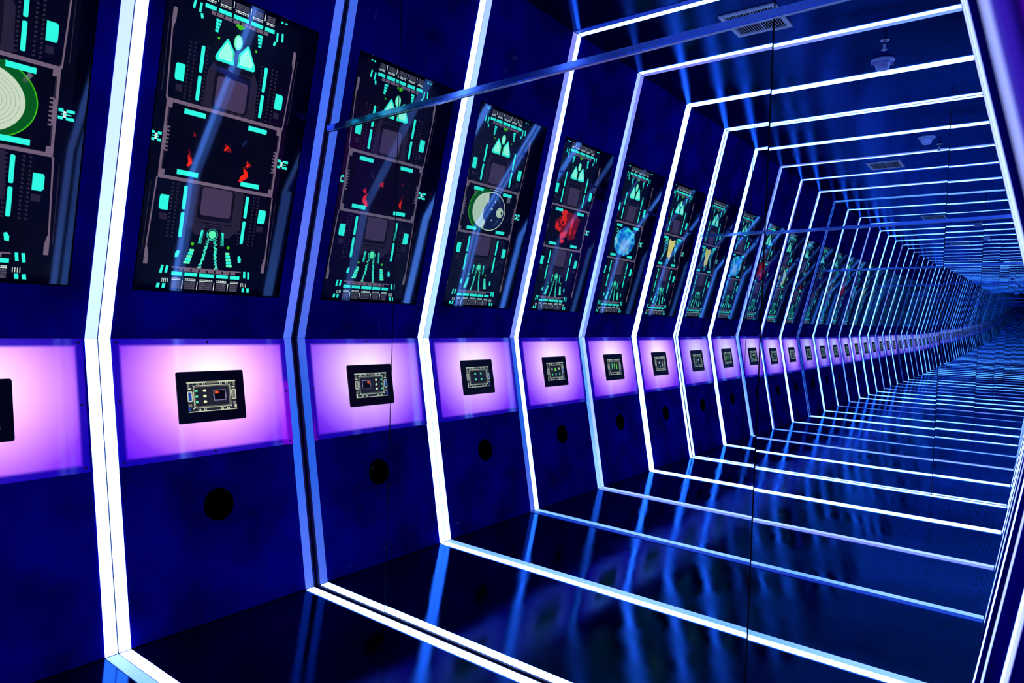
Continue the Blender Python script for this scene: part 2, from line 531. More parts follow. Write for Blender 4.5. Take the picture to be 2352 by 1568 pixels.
def led_frame(k, A, B, label):
    """A = band nearer the far mirror, B = band nearer the rear mirror; keys: ll lu ce ru rl fl"""
    y = -k * BAY
    root = empty('light_arch', Matrix.Translation((0, y, 0)), label, 'light arch', 'light arches round the tunnel')
    bands = []
    if k > 0: bands.append((y + HALF_GAP, y + HALF_GAP + STRIP, A))
    if k < NB: bands.append((y - HALF_GAP - STRIP, y - HALF_GAP, B))
    if k == 0: bands = [(y - 0.0445, y - 0.0115, B)]
    if k == NB: bands = [(y + 0.0115, y + 0.0445, A)]
    for u0, u1, c in bands:
        for key, fr, v0, v1 in (('ll', LL, 0.0005, LWL - 0.0005), ('lu', LU, 0.0005, UWL - 0.0005),
                                ('rl', RL, 0.0005, L_R - 0.0005), ('ru', RU, 0.0005, U_R - 0.0005),
                                ('fl', fr_floor, -WFL + 0.004, WFR - 0.004), ('ce', fr_ceil, -WCL + 0.004, WCR - 0.004)):
            bar = strip_bar(fr, v0, v1, u0, u1, 'light_strip', LED[c[key]], root)
            if c[key] in STRIP_LABEL: bar['label'] = STRIP_LABEL[c[key]]
    # the dark groove between or beside the bands
    g0, g1 = (y - HALF_GAP + 0.0002, y + HALF_GAP - 0.0002) if 0 < k < NB else ((y - 0.0112, y - 0.003) if k == 0 else (y + 0.003, y + 0.0112))
    bm = bmesh.new()
    for fr, v0, v1 in ((LL, 0.001, LWL - 0.001), (LU, 0.001, UWL - 0.001), (RL, 0.001, L_R - 0.001), (RU, 0.001, U_R - 0.001),
                       (fr_floor, -WFL + 0.005, WFR - 0.005), (fr_ceil, -WCL + 0.005, WCR - 0.005)):
        c = [P(fr, u, v, n) - root.location for n in (OFF + 0.0004, OFF + 0.0012) for u, v in ((g0, v0), (g1, v0), (g1, v1), (g0, v1))]
        vs = [bm.verts.new(p) for p in c]
        for idx in ((0, 3, 2, 1), (4, 5, 6, 7), (0, 1, 5, 4), (1, 2, 6, 5), (2, 3, 7, 6), (3, 0, 4, 7)):
            bm.faces.new([vs[i] for i in idx])
    link('groove', bm, M['channel'], root)
    return root

W6 = lambda ll, lu, ce, ru, rl, fl: dict(ll=ll, lu=lu, ce=ce, ru=ru, rl=rl, fl=fl)
led_frame(0, None, W6('blue', 'blue', 'cyan', 'pale', 'pale', 'white'),
          'dim blue light arch hard against the far mirror, bright white across the floor')
led_frame(1, W6('white', 'white', 'white', 'white', 'white', 'white'), W6('white', 'pale', 'pale', 'pale', 'pale', 'cyan'),
          'brilliant white double light arch between the two nearest screens')
led_frame(2, W6('blue', 'lilac', 'deep', 'soft', 'pale', 'deep'), W6('white', 'white', 'white', 'violet', 'pale', 'cyan'),
          'light arch with one dim blue and one white band, blurred at the right edge')
led_frame(3, W6('cyan', 'pale', 'white', 'pale', 'pale', 'lilac'), W6('pale', 'lilac', 'lilac', 'pale', 'pale', 'pale'),
          'pale lilac light arch behind the doorway, third arch from the far mirror')
led_frame(4, W6('white', 'white', 'white', 'white', 'white', 'white'), W6('white', 'white', 'white', 'white', 'white', 'white'),
          'even white double light arch one bay before the rear mirror, seen reflected')
led_frame(5, W6('white', 'white', 'white', 'white', 'white', 'white'), None,
          'even white light arch hard against the rear mirror, seen reflected')

# ------------------------------------------------------------------ wall screens
class Draw:
    """flat screen artwork, local u right, v up; every call adds one layer polygon"""
    def __init__(self, s=1.0):
        self.bm = bmesh.new(); self.mats = []; self.z = 0.0006; self.s = s
    def mi(self, key):
        m = G[key]
        if m not in self.mats: self.mats.append(m)
        return self.mats.index(m)
    def poly(self, pts, key, lift=0.0):
        s = self.s
        f = self.bm.faces.new([self.bm.verts.new((x * s, y * s, self.z + lift)) for x, y in pts])
        f.normal_update()
        if f.normal.z < 0: f.normal_flip()
        f.material_index = self.mi(key)
    def rect(self, x, y, hx, hy, key, lift=0.0):
        self.poly([(x - hx, y - hy), (x + hx, y - hy), (x + hx, y + hy), (x - hx, y + hy)], key, lift)
    def bar(self, x0, y0, x1, y1, wd, key, lift=0.0):
        d = math.hypot(x1 - x0, y1 - y0); nx, ny = -(y1 - y0) / d * wd, (x1 - x0) / d * wd
        self.poly([(x0 + nx, y0 + ny), (x0 - nx, y0 - ny), (x1 - nx, y1 - ny), (x1 + nx, y1 + ny)], key, lift)
    def disc(self, x, y, rx, ry, key, n=20, lift=0.0, wob=0.0):
        self.poly([(x + rx * math.cos(2 * math.pi * i / n) * (1 + wob * random.uniform(-1, 1)),
                    y + ry * math.sin(2 * math.pi * i / n) * (1 + wob * random.uniform(-1, 1))) for i in range(n)], key, lift)
    def ring(self, x, y, rx, ry, wd, key, n=40, lift=0.0, a0=0, a1=360):
        for i in range(n):
            a, b = math.radians(a0 + (a1 - a0) * i / n), math.radians(a0 + (a1 - a0) * (i + 1) / n)
            self.poly([(x + rx * math.cos(a), y + ry * math.sin(a)), (x + rx * math.cos(b), y + ry * math.sin(b)),
                       (x + (rx - wd) * math.cos(b), y + (ry - wd) * math.sin(b)), (x + (rx - wd) * math.cos(a), y + (ry - wd) * math.sin(a))], key, lift)
    def outline(self, pts, wd, key, lift=0.0):
        n = len(pts)
        for i in range(n):
            a, b = pts[i], pts[(i + 1) % n]
            self.bar(a[0], a[1], b[0], b[1], wd, key, lift)
    def rrect(self, x0, x1, y0, y1, r, key, lift=0.0):
        self.poly(round_rect(x0, x1, y0, y1, r, 4), key, lift)

def console_art(d):
    L1, L2, L3 = 0.0004, 0.0008, 0.0012
    for sx in (-1, 1):
        # long side rails, flared at the ends
        d.poly([(sx * .216, .388), (sx * .204, .388), (sx * .204, .352), (sx * .211, .325), (sx * .216, .335)], 'grey')
        d.bar(sx * .213, .335, sx * .205, .122, .0022, 'grey')
        d.poly([(sx * .216, -.402), (sx * .203, -.402), (sx * .203, -.372), (sx * .209, -.345), (sx * .216, -.352)], 'grey')
        d.bar(sx * .213, -.35, sx * .205, -.122, .0022, 'grey')
        d.bar(sx * .224, .36, sx * .222, .14, .0012, 'tex'); d.bar(sx * .224, -.37, sx * .222, -.14, .0012, 'tex')
        # glowing tubes
        for a, b in ((.137, .214), (.224, .306)):
            d.rrect(sx * .111 - .0058, sx * .111 + .0058, a, b, .004, 'cyan', L1)
            d.rrect(sx * .110 - .0058, sx * .110 + .0058, -b + .002, -a + .002, .004, 'cyan', L1)
        # square lamps
        d.poly([(sx * .160, .182), (sx * .186, .182), (sx * .189, .190), (sx * .189, .228), (sx * .184, .233), (sx * .160, .233)], 'cyan', L1)
        d.poly([(sx * .160, -.174), (sx * .186, -.174), (sx * .189, -.182), (sx * .189, -.216), (sx * .183, -.222), (sx * .160, -.222)], 'cyan', L1)
        d.rect(sx * .172, .160, .010, .010, 'column'); d.rect(sx * .172, -.243, .012, .010, 'column')
        # dark textured cable columns
        for cx in (.136, .152, .096):
            for i in range(15):
                y = .132 + i * .0122
                d.bar(sx * (cx - .003), y, sx * (cx + .003), y + .004, .0026, 'tex')
                d.bar(sx * (cx - .003), -y, sx * (cx + .003), -y - .004, .0026, 'tex')
        # ticks around the connector banks
        d.bar(sx * .156, .405, sx * .153, .432, .0036, 'cyan'); d.bar(sx * .136, .400, sx * .134, .428, .0036, 'cyan')
        d.bar(sx * .126, .384, sx * .130, .398, .0040, 'cyan')
        d.bar(sx * .162, .465, sx * .160, .484, .0042, 'cyan'); d.bar(sx * .146, .463, sx * .145, .480, .0042, 'cyan')
        d.bar(sx * .154, -.402, sx * .158, -.428, .0042, 'cyan'); d.bar(sx * .138, -.402, sx * .141, -.426, .0042, 'cyan')
        d.bar(sx * .160, -.462, sx * .163, -.482, .0050, 'cyan'); d.bar(sx * .142, -.462, sx * .144, -.480, .0050, 'cyan')
        for i in range(4):
            d.bar(sx * (.150 - i * .006), -.444, sx * (.150 - i * .006), -.458, .0009, 'white')
        for i in range(4):
            d.rect(sx * (.073 + .001 * i), .396 - i * .0105, .0088 - .0011 * i, .0042, 'cyan', L1)
        for i in range(5):
            d.rect(sx * (.064 + .003 * i), -.344 - i * .0105, .0075 + .0008 * i, .0046, 'cyan' if i % 2 else 'mint', L1)
        d.poly([(sx * .104, -.350), (sx * .111, -.347), (sx * .118, -.358), (sx * .118, -.372), (sx * .107, -.370)], 'cyan')
        d.disc(sx * .064, -.322, .0055, .0055, 'green', 8); d.disc(sx * .066, .345, .0042, .0042, 'green', 8)
        # side connectors in the shape of an H
        for sy in (-1, 1):
            d.rect(sx * .2125, sy * .0105, .0060, .0042, 'cyan'); d.rect(sx * .2370, sy * .0105, .0105, .0042, 'cyan')
        d.rect(sx * .2225, 0, .0040, .009, 'white'); d.bar(sx * .214, 0, sx * .240, 0, .0015, 'cyan')
        # legs under the lower ball
        x0, x1 = sx * .012, sx * .030
        for i in range(22):
            t = i / 21
            x = x0 + (x1 - x0) * t; y = -.302 - .098 * t
            d.rect(x + random.uniform(-.0035, .0035), y, random.uniform(.0025, .0055), .0019, 'cyan' if i % 3 else 'mint', L1)
        d.disc(x1, -.400, .009, .005, 'hexg', 10)
        d.poly([(sx * .030, -.272), (sx * .040, -.272), (sx * .046, -.318), (sx * .034, -.318)], 'cyan', L1)
        # column frames
        d.bar(sx * .071, .128, sx * .071, .268, .0022, 'tex'); d.bar(sx * .081, .128, sx * .081, .245, .0030, 'column')
        d.bar(sx * .071, -.128, sx * .071, -.250, .0022, 'tex'); d.bar(sx * .083, -.128, sx * .087, -.275, .0035, 'column')
    # centre column and its two plain panels
    d.poly([(-.092, .126), (.092, .126), (.088, .24), (.070, .275), (-.070, .275), (-.088, .24)], 'column')
    d.rrect(-.063, .063, .13, .255, .012, 'dark', L1)
    d.rrect(-.054, .054, .134, .232, .010, 'panel', L2)
    d.poly([(-.092, -.126), (.092, -.126), (.098, -.25), (.060, -.29), (-.060, -.29), (-.098, -.25)], 'column')
    d.rrect(-.063, .063, -.236, -.128, .012, 'dark', L1)
    d.rrect(-.054, .054, -.222, -.128, .010, 'panel', L2)
    d.outline([(-.066, -.246), (-.03, -.246), (-.022, -.256), (.022, -.256), (.03, -.246), (.066, -.246)], .0014, 'dark', L2)
    # glowing trefoil of the upper half
    d.poly([(-.078, .276), (-.06, .258), (.06, .258), (.078, .276), (.070, .292), (-.070, .292)], 'dark', L1)
    d.disc(0, .352, .0150, .0235, 'mint', 20, L2); d.disc(0, .353, .0105, .0180, 'ice', 20, L3)
    for sx in (-1, 1):
        d.poly([(sx * .070, .290), (sx * .066, .300), (sx * .039, .351), (sx * .033, .351), (sx * .008, .318), (sx * .006, .277), (sx * .064, .277), (sx * .070, .282)], 'cyan', L2)
        d.poly([(sx * .009, .316), (sx * .0125, .321), (sx * .0125, .296), (sx * .008, .288)], 'green', L3)
        d.poly([(sx * .060, .300), (sx * .038, .340), (sx * .034, .341), (sx * .014, .314), (sx * .013, .286), (sx * .056, .286)], 'ice', L3)
    d.disc(0, .402, .017, .0055, 'green', 12, L1); d.disc(0, .398, .008, .006, 'green', 12, L2)
    # lower ball
    d.poly([(-.03, -.262), (.03, -.262), (.046, -.325), (-.046, -.325)], 'dark', L1)
    d.disc(0, -.283, .0135, .0135, 'mint', 18, L2); d.ring(0, -.283, .020, .020, .003, 'cyan', 20, L1)
    # connector banks: pale bar, glowing cells, white dashes, meshed blocks
    for sy, x_off in ((1, 0.0), (-1, .004)):
        d.bar(-.100 + x_off, sy * .412, .100 + x_off, sy * .412, .0055, 'grey')
        d.bar(-.125, sy * .4055, .125, sy * .4055, .0022, 'grey') if sy < 0 else None
        for i in range(7):
            d.rect(-.085 + i * .028, sy * .412, .003, .004, 'dark', L1)
        for x0, x1 in ((-.122, -.086), (-.078, -.034), (-.027, .027), (.034, .078), (.086, .122)):
            d.rect((x0 + x1) / 2, sy * .4265, (x1 - x0) / 2, .0062, 'cyan', L1)
            xm, wd = (x0 + x1) / 2, (x1 - x0) / 2 - .003
            n = 6
            for i in range(n):
                d.rect(xm - wd + (i + .5) * 2 * wd / n, sy * .4425, wd / n * .62, .0016, 'white')
            d.rect(xm, sy * .4472, wd, .0012, 'white')
            d.rect(xm, sy * .4650, wd, .0145, 'column')
            for j in range(4):
                for i in range(8):
                    d.rect(xm - wd + (i + .5 + .25 * (j % 2)) * 2 * wd / 8.4, sy * (.4545 + j * .0066), wd / 8 * .55, .0021, 'hexg', L1)
        for x in (-.082, -.030, .030, .082):
            d.bar(x, sy * .450, x, sy * .478, .0012, 'white')
    # window frame
    for x0, y0, x1, y1 in ((-.203, .118, .203, .118), (-.203, -.118, .203, -.118)):
        d.bar(x0, y0, x1, y1, .0056, 'grey', L2)
    for sx in (-1, 1):
        d.bar(sx * .200, -.118, sx * .200, .118, .0036, 'grey', L2)
        d.rect(sx * .1925, .105, .008, .010, 'grey', L2); d.rect(sx * .1925, -.105, .008, .010, 'grey', L2)
        d.rect(sx * .194, .065, .0018, .028, 'tex', L2); d.rect(sx * .194, -.065, .0018, .028, 'tex', L2)
        d.rect(sx * .1945, 0, .003, .036, 'grey', L2)
        for i in range(7):
            d.rect(sx * .1885, -.036 + i * .012, .0050, .0026, 'grey', L2)
        for sy in (-1, 1):
            d.rect(sx * .111, sy * .0955, .035, .0078, 'cyan', L3)
        d.bar(sx * .203, .118, sx * .203, .128, .003, 'grey')

def picture_scan(d):      # pale oval slice inside a thin ring
    d.disc(.052, .004, .102, .100, 'dkgreen', 40)
    d.ring(.045, .004, .112, .104, .0030, 'green', 40, .0002, -75, 75)
    d.ring(-.008, 0, .112, .096, .0042, 'body', 56, .0004)
    d.disc(-.008, 0, .106, .090, 'navy', 48, .0003)
    d.poly([(.10 * math.cos(math.radians(a)) + .028, .088 * math.sin(math.radians(a))) for a in range(-90, 91, 9)]
           + [(.030 - .012 * math.cos(math.radians(a)), .086 * math.sin(math.radians(a))) for a in range(90, -91, -12)], 'body', .0006)
    for r in range(1, 8):
        d.ring(.030, 0, .096 - r * .010, .082 - r * .009, .0011, 'bodydk', 30, .0008, -80, 80)
    d.disc(.020, -.004, .026, .042, 'navy', 24, .0010, .12)
    d.disc(-.078, .002, .027, .026, 'body', 24, .0008, .06); d.ring(-.078, .002, .022, .021, .002, 'bodydk', 24, .0010)
    d.disc(-.092, .004, .0065, .010, 'black', 12, .0012)
    for x, y, r in ((-.03, .05, .007), (-.024, -.042, .007), (-.012, .012, .009)):
        d.poly([(x - r, y), (x, y - r * .5), (x + r, y + r * .3), (x, y + r * .7)], 'body', .0009)
    d.ring(-.030, 0, .05, .07, .0015, 'bodydk', 30, .0008, 110, 250)
    d.poly([(-.145, .062), (-.115, .058), (-.118, .088), (-.14, .09)], 'hexg'); d.bar(.03, .105, -.06, .105, .0015, 'bodydk')
    d.bar(.135, .085, .12, .06, .006, 'hexg')

def flame(d, x, y, h, wd, key, lift=0.0006, n=9):
    l, r = [], []
    for i in range(n + 1):
        t = i / n
        q = wd * math.sin(math.pi * (0.15 + 0.80 * t)) * (1 - .55 * t) * random.uniform(.6, 1.2)
        o = wd * .55 * math.sin(5 * t + x * 60)
        l.append((x + o - q, y + h * t)); r.append((x + o + q, y + h * t))
    d.poly(l + r[::-1], key, lift)

def picture_embers(d):
    flame(d, -.112, -.075, .060, .008, 'dimred', .0004); flame(d, -.112, -.072, .036, .009, 'red')
    flame(d, .082, -.090, .052, .015, 'red'); flame(d, .093, -.040, .026, .011, 'dimred', .0004); flame(d, .090, -.036, .018, .007, 'red', .0008)
    flame(d, .012, .000, .026, .012, 'dimred', .0004); flame(d, -.105, .025, .014, .006, 'dimred', .0004)
    d.bar(.002, .002, .014, .018, .003, 'red', .0006); d.bar(.014, .018, .026, .008, .0025, 'dimred', .0006)
    flame(d, .070, .030, .03, .008, 'navy', .0003)

def picture_red(d):
    random.seed(31)
    for x, y, rx, ry in ((-.02, .05, .10, .045), (.02, .02, .09, .06), (-.06, .0, .05, .07)):
        d.disc(x, y, rx, ry, 'dimred', 24, random.uniform(.0001, .0003), .18)
    for x, y, rx, ry in ((.045, .040, .030, .036), (-.045, .030, .013, .042), (.10, .005, .016, .022), (.03, -.045, .024, .020), (.022, -.075, .022, .012),
                         (.05, .085, .035, .016), (-.045, -.020, .010, .016), (-.09, -.01, .008, .013), (.07, -.01, .016, .012), (.0, -.03, .012, .022)):
        d.disc(x, y, rx, ry, 'red', 16, .0006, .22)
    for x, y, r in ((.025, -.06, .007), (.05, .03, .008)):
        d.disc(x, y, r, r, 'black', 10, .0009, .2)

def cloud_mat(name, stops, scale):
    m, nt, p = new_mat(name)
    p.inputs['Base Color'].default_value = (0, 0, 0, 1)
    p.inputs['Roughness'].default_value = 0.4
    p.inputs['Specular IOR Level'].default_value = 0.2
    tc = nt.nodes.new('ShaderNodeTexCoord')
    no = nt.nodes.new('ShaderNodeTexNoise')
    no.inputs['Scale'].default_value = scale
    no.inputs['Detail'].default_value = 5.0
    no.inputs['Distortion'].default_value = 1.2
    nt.links.new(tc.outputs['Object'], no.inputs['Vector'])
    r = nt.nodes.new('ShaderNodeValToRGB')
    els = r.color_ramp.elements
    els[0].position, els[0].color = stops[0][0], (*stops[0][1], 1)
    els[1].position, els[1].color = stops[-1][0], (*stops[-1][1], 1)
    for pos, c in stops[1:-1]:
        e = els.new(pos); e.color = (*c, 1)
    nt.links.new(no.outputs['Fac'], r.inputs['Fac'])
    nt.links.new(r.outputs['Color'], p.inputs['Emission Color'])
    p.inputs['Emission Strength'].default_value = 1.0
    return m
G['bluecloud'] = cloud_mat('screen_blue_cloud', [(.30, (.002, .02, .35)), (.45, (.01, .22, .85)), (.56, (.05, .65, .9)), (.70, (.5, .75, .95))], 14)
G['aqua'] = cloud_mat('screen_aqua_tissue', [(.38, (.0, .02, .10)), (.52, (.02, .35, .5)), (.68, (.2, .75, .65))], 26)
G['paleblue'] = cloud_mat('screen_pale_blue', [(.30, (.05, .3, .8)), (.6, (.35, .6, .9)), (.75, (.6, .7, .85))], 20)

def picture_blue(d):
    random.seed(12)
    d.disc(0, -.002, .135, .092, 'bluecloud', 36, .0002, .06)
    d.disc(-.015, -.03, .065, .048, 'paleblue', 28, .0005, .08)
    d.disc(-.02, .048, .055, .034, 'cyan', 24, .0006, .10); d.disc(-.02, .040, .06, .03, 'bluecloud', 24, .0008, .10)
    for i in range(12):
        a = random.uniform(0, 6.28)
        d.bar(.10 * math.cos(a), .07 * math.sin(a), .135 * math.cos(a), .09 * math.sin(a), .0012, 'cyan', .0009)
    for i in range(5):
        d.rect(.118 + random.uniform(-.02, .02), .07 - i * .009, .008, .0026, 'mint', .0010)

def picture_yellow(d):
    random.seed(5)
    for sx in (-1, 1):
        d.poly([(sx * .05, .06), (sx * .085, .085), (sx * .11, .05), (sx * .10, -.02), (sx * .135, -.08), (sx * .11, -.07), (sx * .075, -.01), (sx * .06, .02)], 'aqua', .0003)
        d.bar(sx * .09, .085, sx * .125, .062, .003, 'mint', .0005); d.bar(sx * .06, .085, sx * .10, .072, .0025, 'mint', .0005)
    d.poly([(-.055, .082), (-.035, .092), (-.02, .078), (.015, .08), (.035, .092), (.05, .075), (.046, .04), (.035, .01), (.034, -.035), (.018, -.055), (-.02, -.05),
            (-.032, -.03), (-.034, .01), (-.05, .045)], 'yellow', .0006)
    d.disc(.0, -.07, .034, .025, 'aqua', 20, .0008, .12); d.disc(-.008, -.052, .014, .012, 'body', 14, .0010, .1); d.disc(.010, -.050, .008, .009, 'navy', 10, .0011)

PICS = (picture_embers, picture_scan, picture_red, picture_blue, picture_yellow)
SCREEN_LABEL = (
    'tall wall screen with dim red embers in its centre window, nearest the far mirror',
    'tall wall screen cut by the left picture edge, pale oval scan in its centre window',
    'tall wall screen with a glowing red mass in its centre window, seen in the mirror',
    'tall wall screen with a blue cloud in its centre window, seen in the mirror',
    'tall wall screen with a yellow shape in its centre window, next to the rear mirror')
VC = 0.640                                       # height of the artwork's centre up the slope
def wall_screen(k):
    c = BC[k]
    root = empty('wall_screen', mat_of(LU, c, OPEN_V0, OFF), SCREEN_LABEL[k], 'screen', 'tall screens along the left wall')
    H = OPEN_V1 - OPEN_V0
    # open-fronted black cabinet let into the wall
    bm = bmesh.new()
    a = OPEN_W - 0.0006
    z0 = -REC - 0.02
    for x0, x1, y0, y1 in ((-a, -a + .003, .0006, H - .0006), (a - .003, a, .0006, H - .0006), (-a + .003, a - .003, .0006, .0036), (-a + .003, a - .003, H - .0036, H - .0006)):
        box(bm, x0, x1, y0, y1, z0, -0.0004)
    box(bm, -a, a, .0006, H - .0006, z0 - .003, z0)
    link('cabinet', bm, M['black_hole'], root)
    # the monitor face
    bm = bmesh.new()
    box(bm, -a + .004, a - .004, .005, H - .005, -REC - .016, -REC)
    link('display_panel', bm, M['lcd'], root)
    art_m = Matrix.Translation((0, VC - OPEN_V0, -REC))
    d = Draw(1.005)
    random.seed(100)
    console_art(d)
    link('screen_image', d.bm, d.mats, root, art_m)
    d = Draw(1.005)
    d.z = 0.0004
    random.seed(40 + k)
    d.rect(0, 0, .192, .112, 'black')
    d.z = 0.0007
    PICS[k](d)
    link('picture_window', d.bm, d.mats, root, art_m)
    # flush cover glass
    bm = bmesh.new()
    box(bm, -a + .0035, a - .0035, .004, H - .004, -.0045, -.0008)
    link('cover_glass', bm, M['glass'], root)
    return root
for k in range(NB): wall_screen(k)

# ------------------------------------------------------------------ light boxes below the screens
LB_V0, LB_V1 = 0.541, 0.9425
LB_U = 0.309
def lightbox_mat(seed, lit):
    m, nt, p = new_mat('opal_light_box')
    p.inputs['Base Color'].default_value = (0.006, 0.006, 0.07, 1)
    p.inputs['Roughness'].default_value = 0.045
    p.inputs['Specular IOR Level'].default_value = 0.5
    N = nt.nodes; Lk = nt.links
    tc = N.new('ShaderNodeTexCoord'); sep = N.new('ShaderNodeSeparateXYZ')
    Lk.new(tc.outputs['Object'], sep.inputs[0])
    def math_(op, a, b=None, c=None):
        n = N.new('ShaderNodeMath'); n.operation = op
        for i, v in enumerate((a, b, c)):
            if v is None: continue
            if isinstance(v, (int, float)): n.inputs[i].default_value = v
            else: Lk.new(v, n.inputs[i])
        return n.outputs[0]
    x, y = sep.outputs[0], sep.outputs[1]
    # distance from the hot zone of the lamps behind the opal sheet (upper middle)
    dx = math_('MULTIPLY', math_('ADD', x, -0.01), 3.25)
    dy = math_('ADD', y, -0.055)
    dyp = math_('MULTIPLY', math_('MAXIMUM', dy, 0.0), 3.8)
    dyn = math_('MULTIPLY', math_('MINIMUM', dy, 0.0), 3.6)
    dd = math_('SQRT', math_('ADD', math_('MULTIPLY', dx, dx), math_('ADD', math_('MULTIPLY', dyp, dyp), math_('MULTIPLY', dyn, dyn))))
    ramp = N.new('ShaderNodeValToRGB')
    els = ramp.color_ramp.elements
    els[0].position, els[0].color = 0.14, (1.0, 0.70, 0.98, 1)
    els[1].position, els[1].color = 1.0, (0.09, 0.004, 0.66, 1)
    for pos, col in ((0.32, (0.84, 0.46, 0.94)), (0.48, (0.63, 0.27, 0.92)), (0.65, (0.41, 0.125, 0.82)), (0.82, (0.20, 0.03, 0.72))):
        e = els.new(pos); e.color = (*col, 1)
    Lk.new(math_('MULTIPLY', dd, 0.78), ramp.inputs['Fac'])
    # soft edge of the lamp box behind the clear border
    ex = math_('SUBTRACT', 0.287, math_('ABSOLUTE', x))
    ey1 = math_('SUBTRACT', 0.177, y)
    ey2 = math_('ADD', y, 0.180)
    e = math_('MINIMUM', ex, math_('MINIMUM', ey1, ey2))
    mr = N.new('ShaderNodeMapRange'); mr.interpolation_type = 'SMOOTHSTEP'
    mr.inputs['From Min'].default_value = -0.006; mr.inputs['From Max'].default_value = 0.007
    Lk.new(e, mr.inputs['Value'])
    border = N.new('ShaderNodeMix'); border.data_type = 'RGBA'; border.blend_type = 'MULTIPLY'
    border.inputs['Factor'].default_value = 1.0
    Lk.new(ramp.outputs['Color'], border.inputs['A'])
    border.inputs['B'].default_value = (0.040, 0.03, 0.40, 1)
    mx = N.new('ShaderNodeMix'); mx.data_type = 'RGBA'
    Lk.new(mr.outputs[0], mx.inputs['Factor'])
    Lk.new(border.outputs['Result'], mx.inputs['A'])
    Lk.new(ramp.outputs['Color'], mx.inputs['B'])
    Lk.new(mx.outputs['Result'], p.inputs['Emission Color'])
    p.inputs['Emission Strength'].default_value = lit
    return m
M['lightbox'] = lightbox_mat(0, 1.45)

BOX_LABEL = ('pink-violet glowing light box below the red-ember screen, nearest the far mirror',
             'pink-violet glowing light box cut by the left picture edge',
             'pink-violet light box with a six-lamp tablet, seen in the far mirror',
             'pink-violet light box with a three-bar tablet, seen in the far mirror',
             'pink-violet light box beside the rear mirror, seen in the far mirror')
for k in range(NB):
    vc = (LB_V0 + LB_V1) / 2
    root = empty('light_box', mat_of(LL, BC[k], vc, OFF), BOX_LABEL[k], 'light box', 'light boxes along the left wall')
    hv = (LB_V1 - LB_V0) / 2
    bm = bmesh.new(); box(bm, -LB_U, LB_U, -hv, hv, .0006, .0060)
    link('opal_front', bm, M['lightbox'], root)
    for su, sv in ((-1, -1), (0, -1), (1, -1), (-1, 0), (1, 0), (-1, 1), (0, 1), (1, 1)):
        bm = bmesh.new()
        lathe(bm, [(.0042, .0060), (.0042, .0070), (.0030, .0076)], 14)
        link('screw', bm, M['screw'], root, Matrix.Translation((su * .297, sv * .188, .0001)))

# ------------------------------------------------------------------ tablets on the light boxes
def tablet_art(d, k):
    L1, L2, L3 = .0002, .0004, .0006
    d.rect(0, 0, .088, .0525, 'pcb')
    # pale metal edge rails with pins
    d.bar(-.088, .049, -.018, .049, .0024, 'pale', L1); d.bar(.024, .049, .088, .049, .0022, 'pale', L1)
    d.bar(-.018, .048, .024, .048, .004, 'paledk', L1)
    d.bar(-.086, -.050, .088, -.050, .0013, 'pale', L1)
    for x in (-.052, -.046, -.032, -.026, .030, .036, .052, .058):
        d.rect(x, -.046, .0018, .0042, 'pale', L1); d.rect(x, .0435, .0016, .0028, 'pale', L1)
    for sx in (-1, 1):
        d.rect(sx * .082, .040, .004, .007, 'paledk', L1); d.rect(sx * .079, .028, .006, .0022, 'pale', L1)
        d.outline([(sx * .086, .018), (sx * .072, .018), (sx * .072, -.014), (sx * .086, -.014)], .0016, 'pale', L2)
        d.rect(sx * .079, .002, .0055, .014, 'slot' if sx < 0 else 'paledk', L1)
        d.rect(sx * .080, -.028, .006, .005, 'paledk', L1); d.rect(sx * .083, -.040, .004, .006, 'slot' if sx < 0 else 'pale', L1)
        d.bar(sx * .070, .040, sx * .062, .034, .0022, 'paledk', L1); d.bar(sx * .070, -.040, sx * .062, -.034, .0022, 'pale', L1)
    d.outline([(x, y) for x, y in round_rect(-.066, .066, -.038, .038, .008, 3)], .0011, 'pale', L2)
    d.outline([(x, y) for x, y in round_rect(-.062, .062, -.034, .034, .006, 3)], .0010, 'paledk', L2)
    d.rrect(-.0605, .0605, -.0325, .0325, .005, 'pcb', L1)
    if k == 0:
        for y in (.020, .001, -.018):
            d.disc(-.027, y, .0062, .0046, 'led', 12, L2); d.disc(-.0235, y - .0006, .0030, .0040, 'orange', 10, L1)
            d.rect(-.056, y, .0042, .0030, 'mint', L2)
        d.rect(.027, .002, .022, .0185, 'lav', L1); d.rect(.027, .002, .0198, .0164, 'black', L2)
        d.disc(.016, .012, .0072, .0050, 'orange', 14, L3)
        for y in (-.004, .001, .006): d.rect(.0045, y, .0012, .0013, 'lav', L2); d.rect(.0495, y, .0012, .0013, 'lav', L2)
    elif k == 1:
        for x in (-.022, .022):
            for y in (.017, -.012): d.disc(x, y, .0062, .0056, 'mint', 14, L2)
        d.rect(0, .002, .012, .020, 'navy', L1)
    elif k == 2:
        for x in (-.036, .036): d.disc(x, .014, .0060, .0068, 'led', 12, L2)
        for x, y in ((-.004, .015), (.006, .015), (-.004, .006), (.006, .006)): d.disc(x, y, .0052, .0048, 'lime', 10, L2)
        for x in (-.038, 0, .038): d.rect(x, -.018, .0052, .0050, 'mint', L2)
    elif k == 3:
        for x, c in ((-.030, 'lime'), (.0, 'lime'), (.030, 'mint')): d.rect(x, .004, .0040, .0190, c, L2)
    else:
        d.rect(.014, .006, .0085, .0065, 'white', L2); d.rect(.010, -.022, .009, .0032, 'mint', L2)
        for y in (.018, .006, -.006, -.018): d.rect(-.034, y, .0050, .0030, 'led', L2)

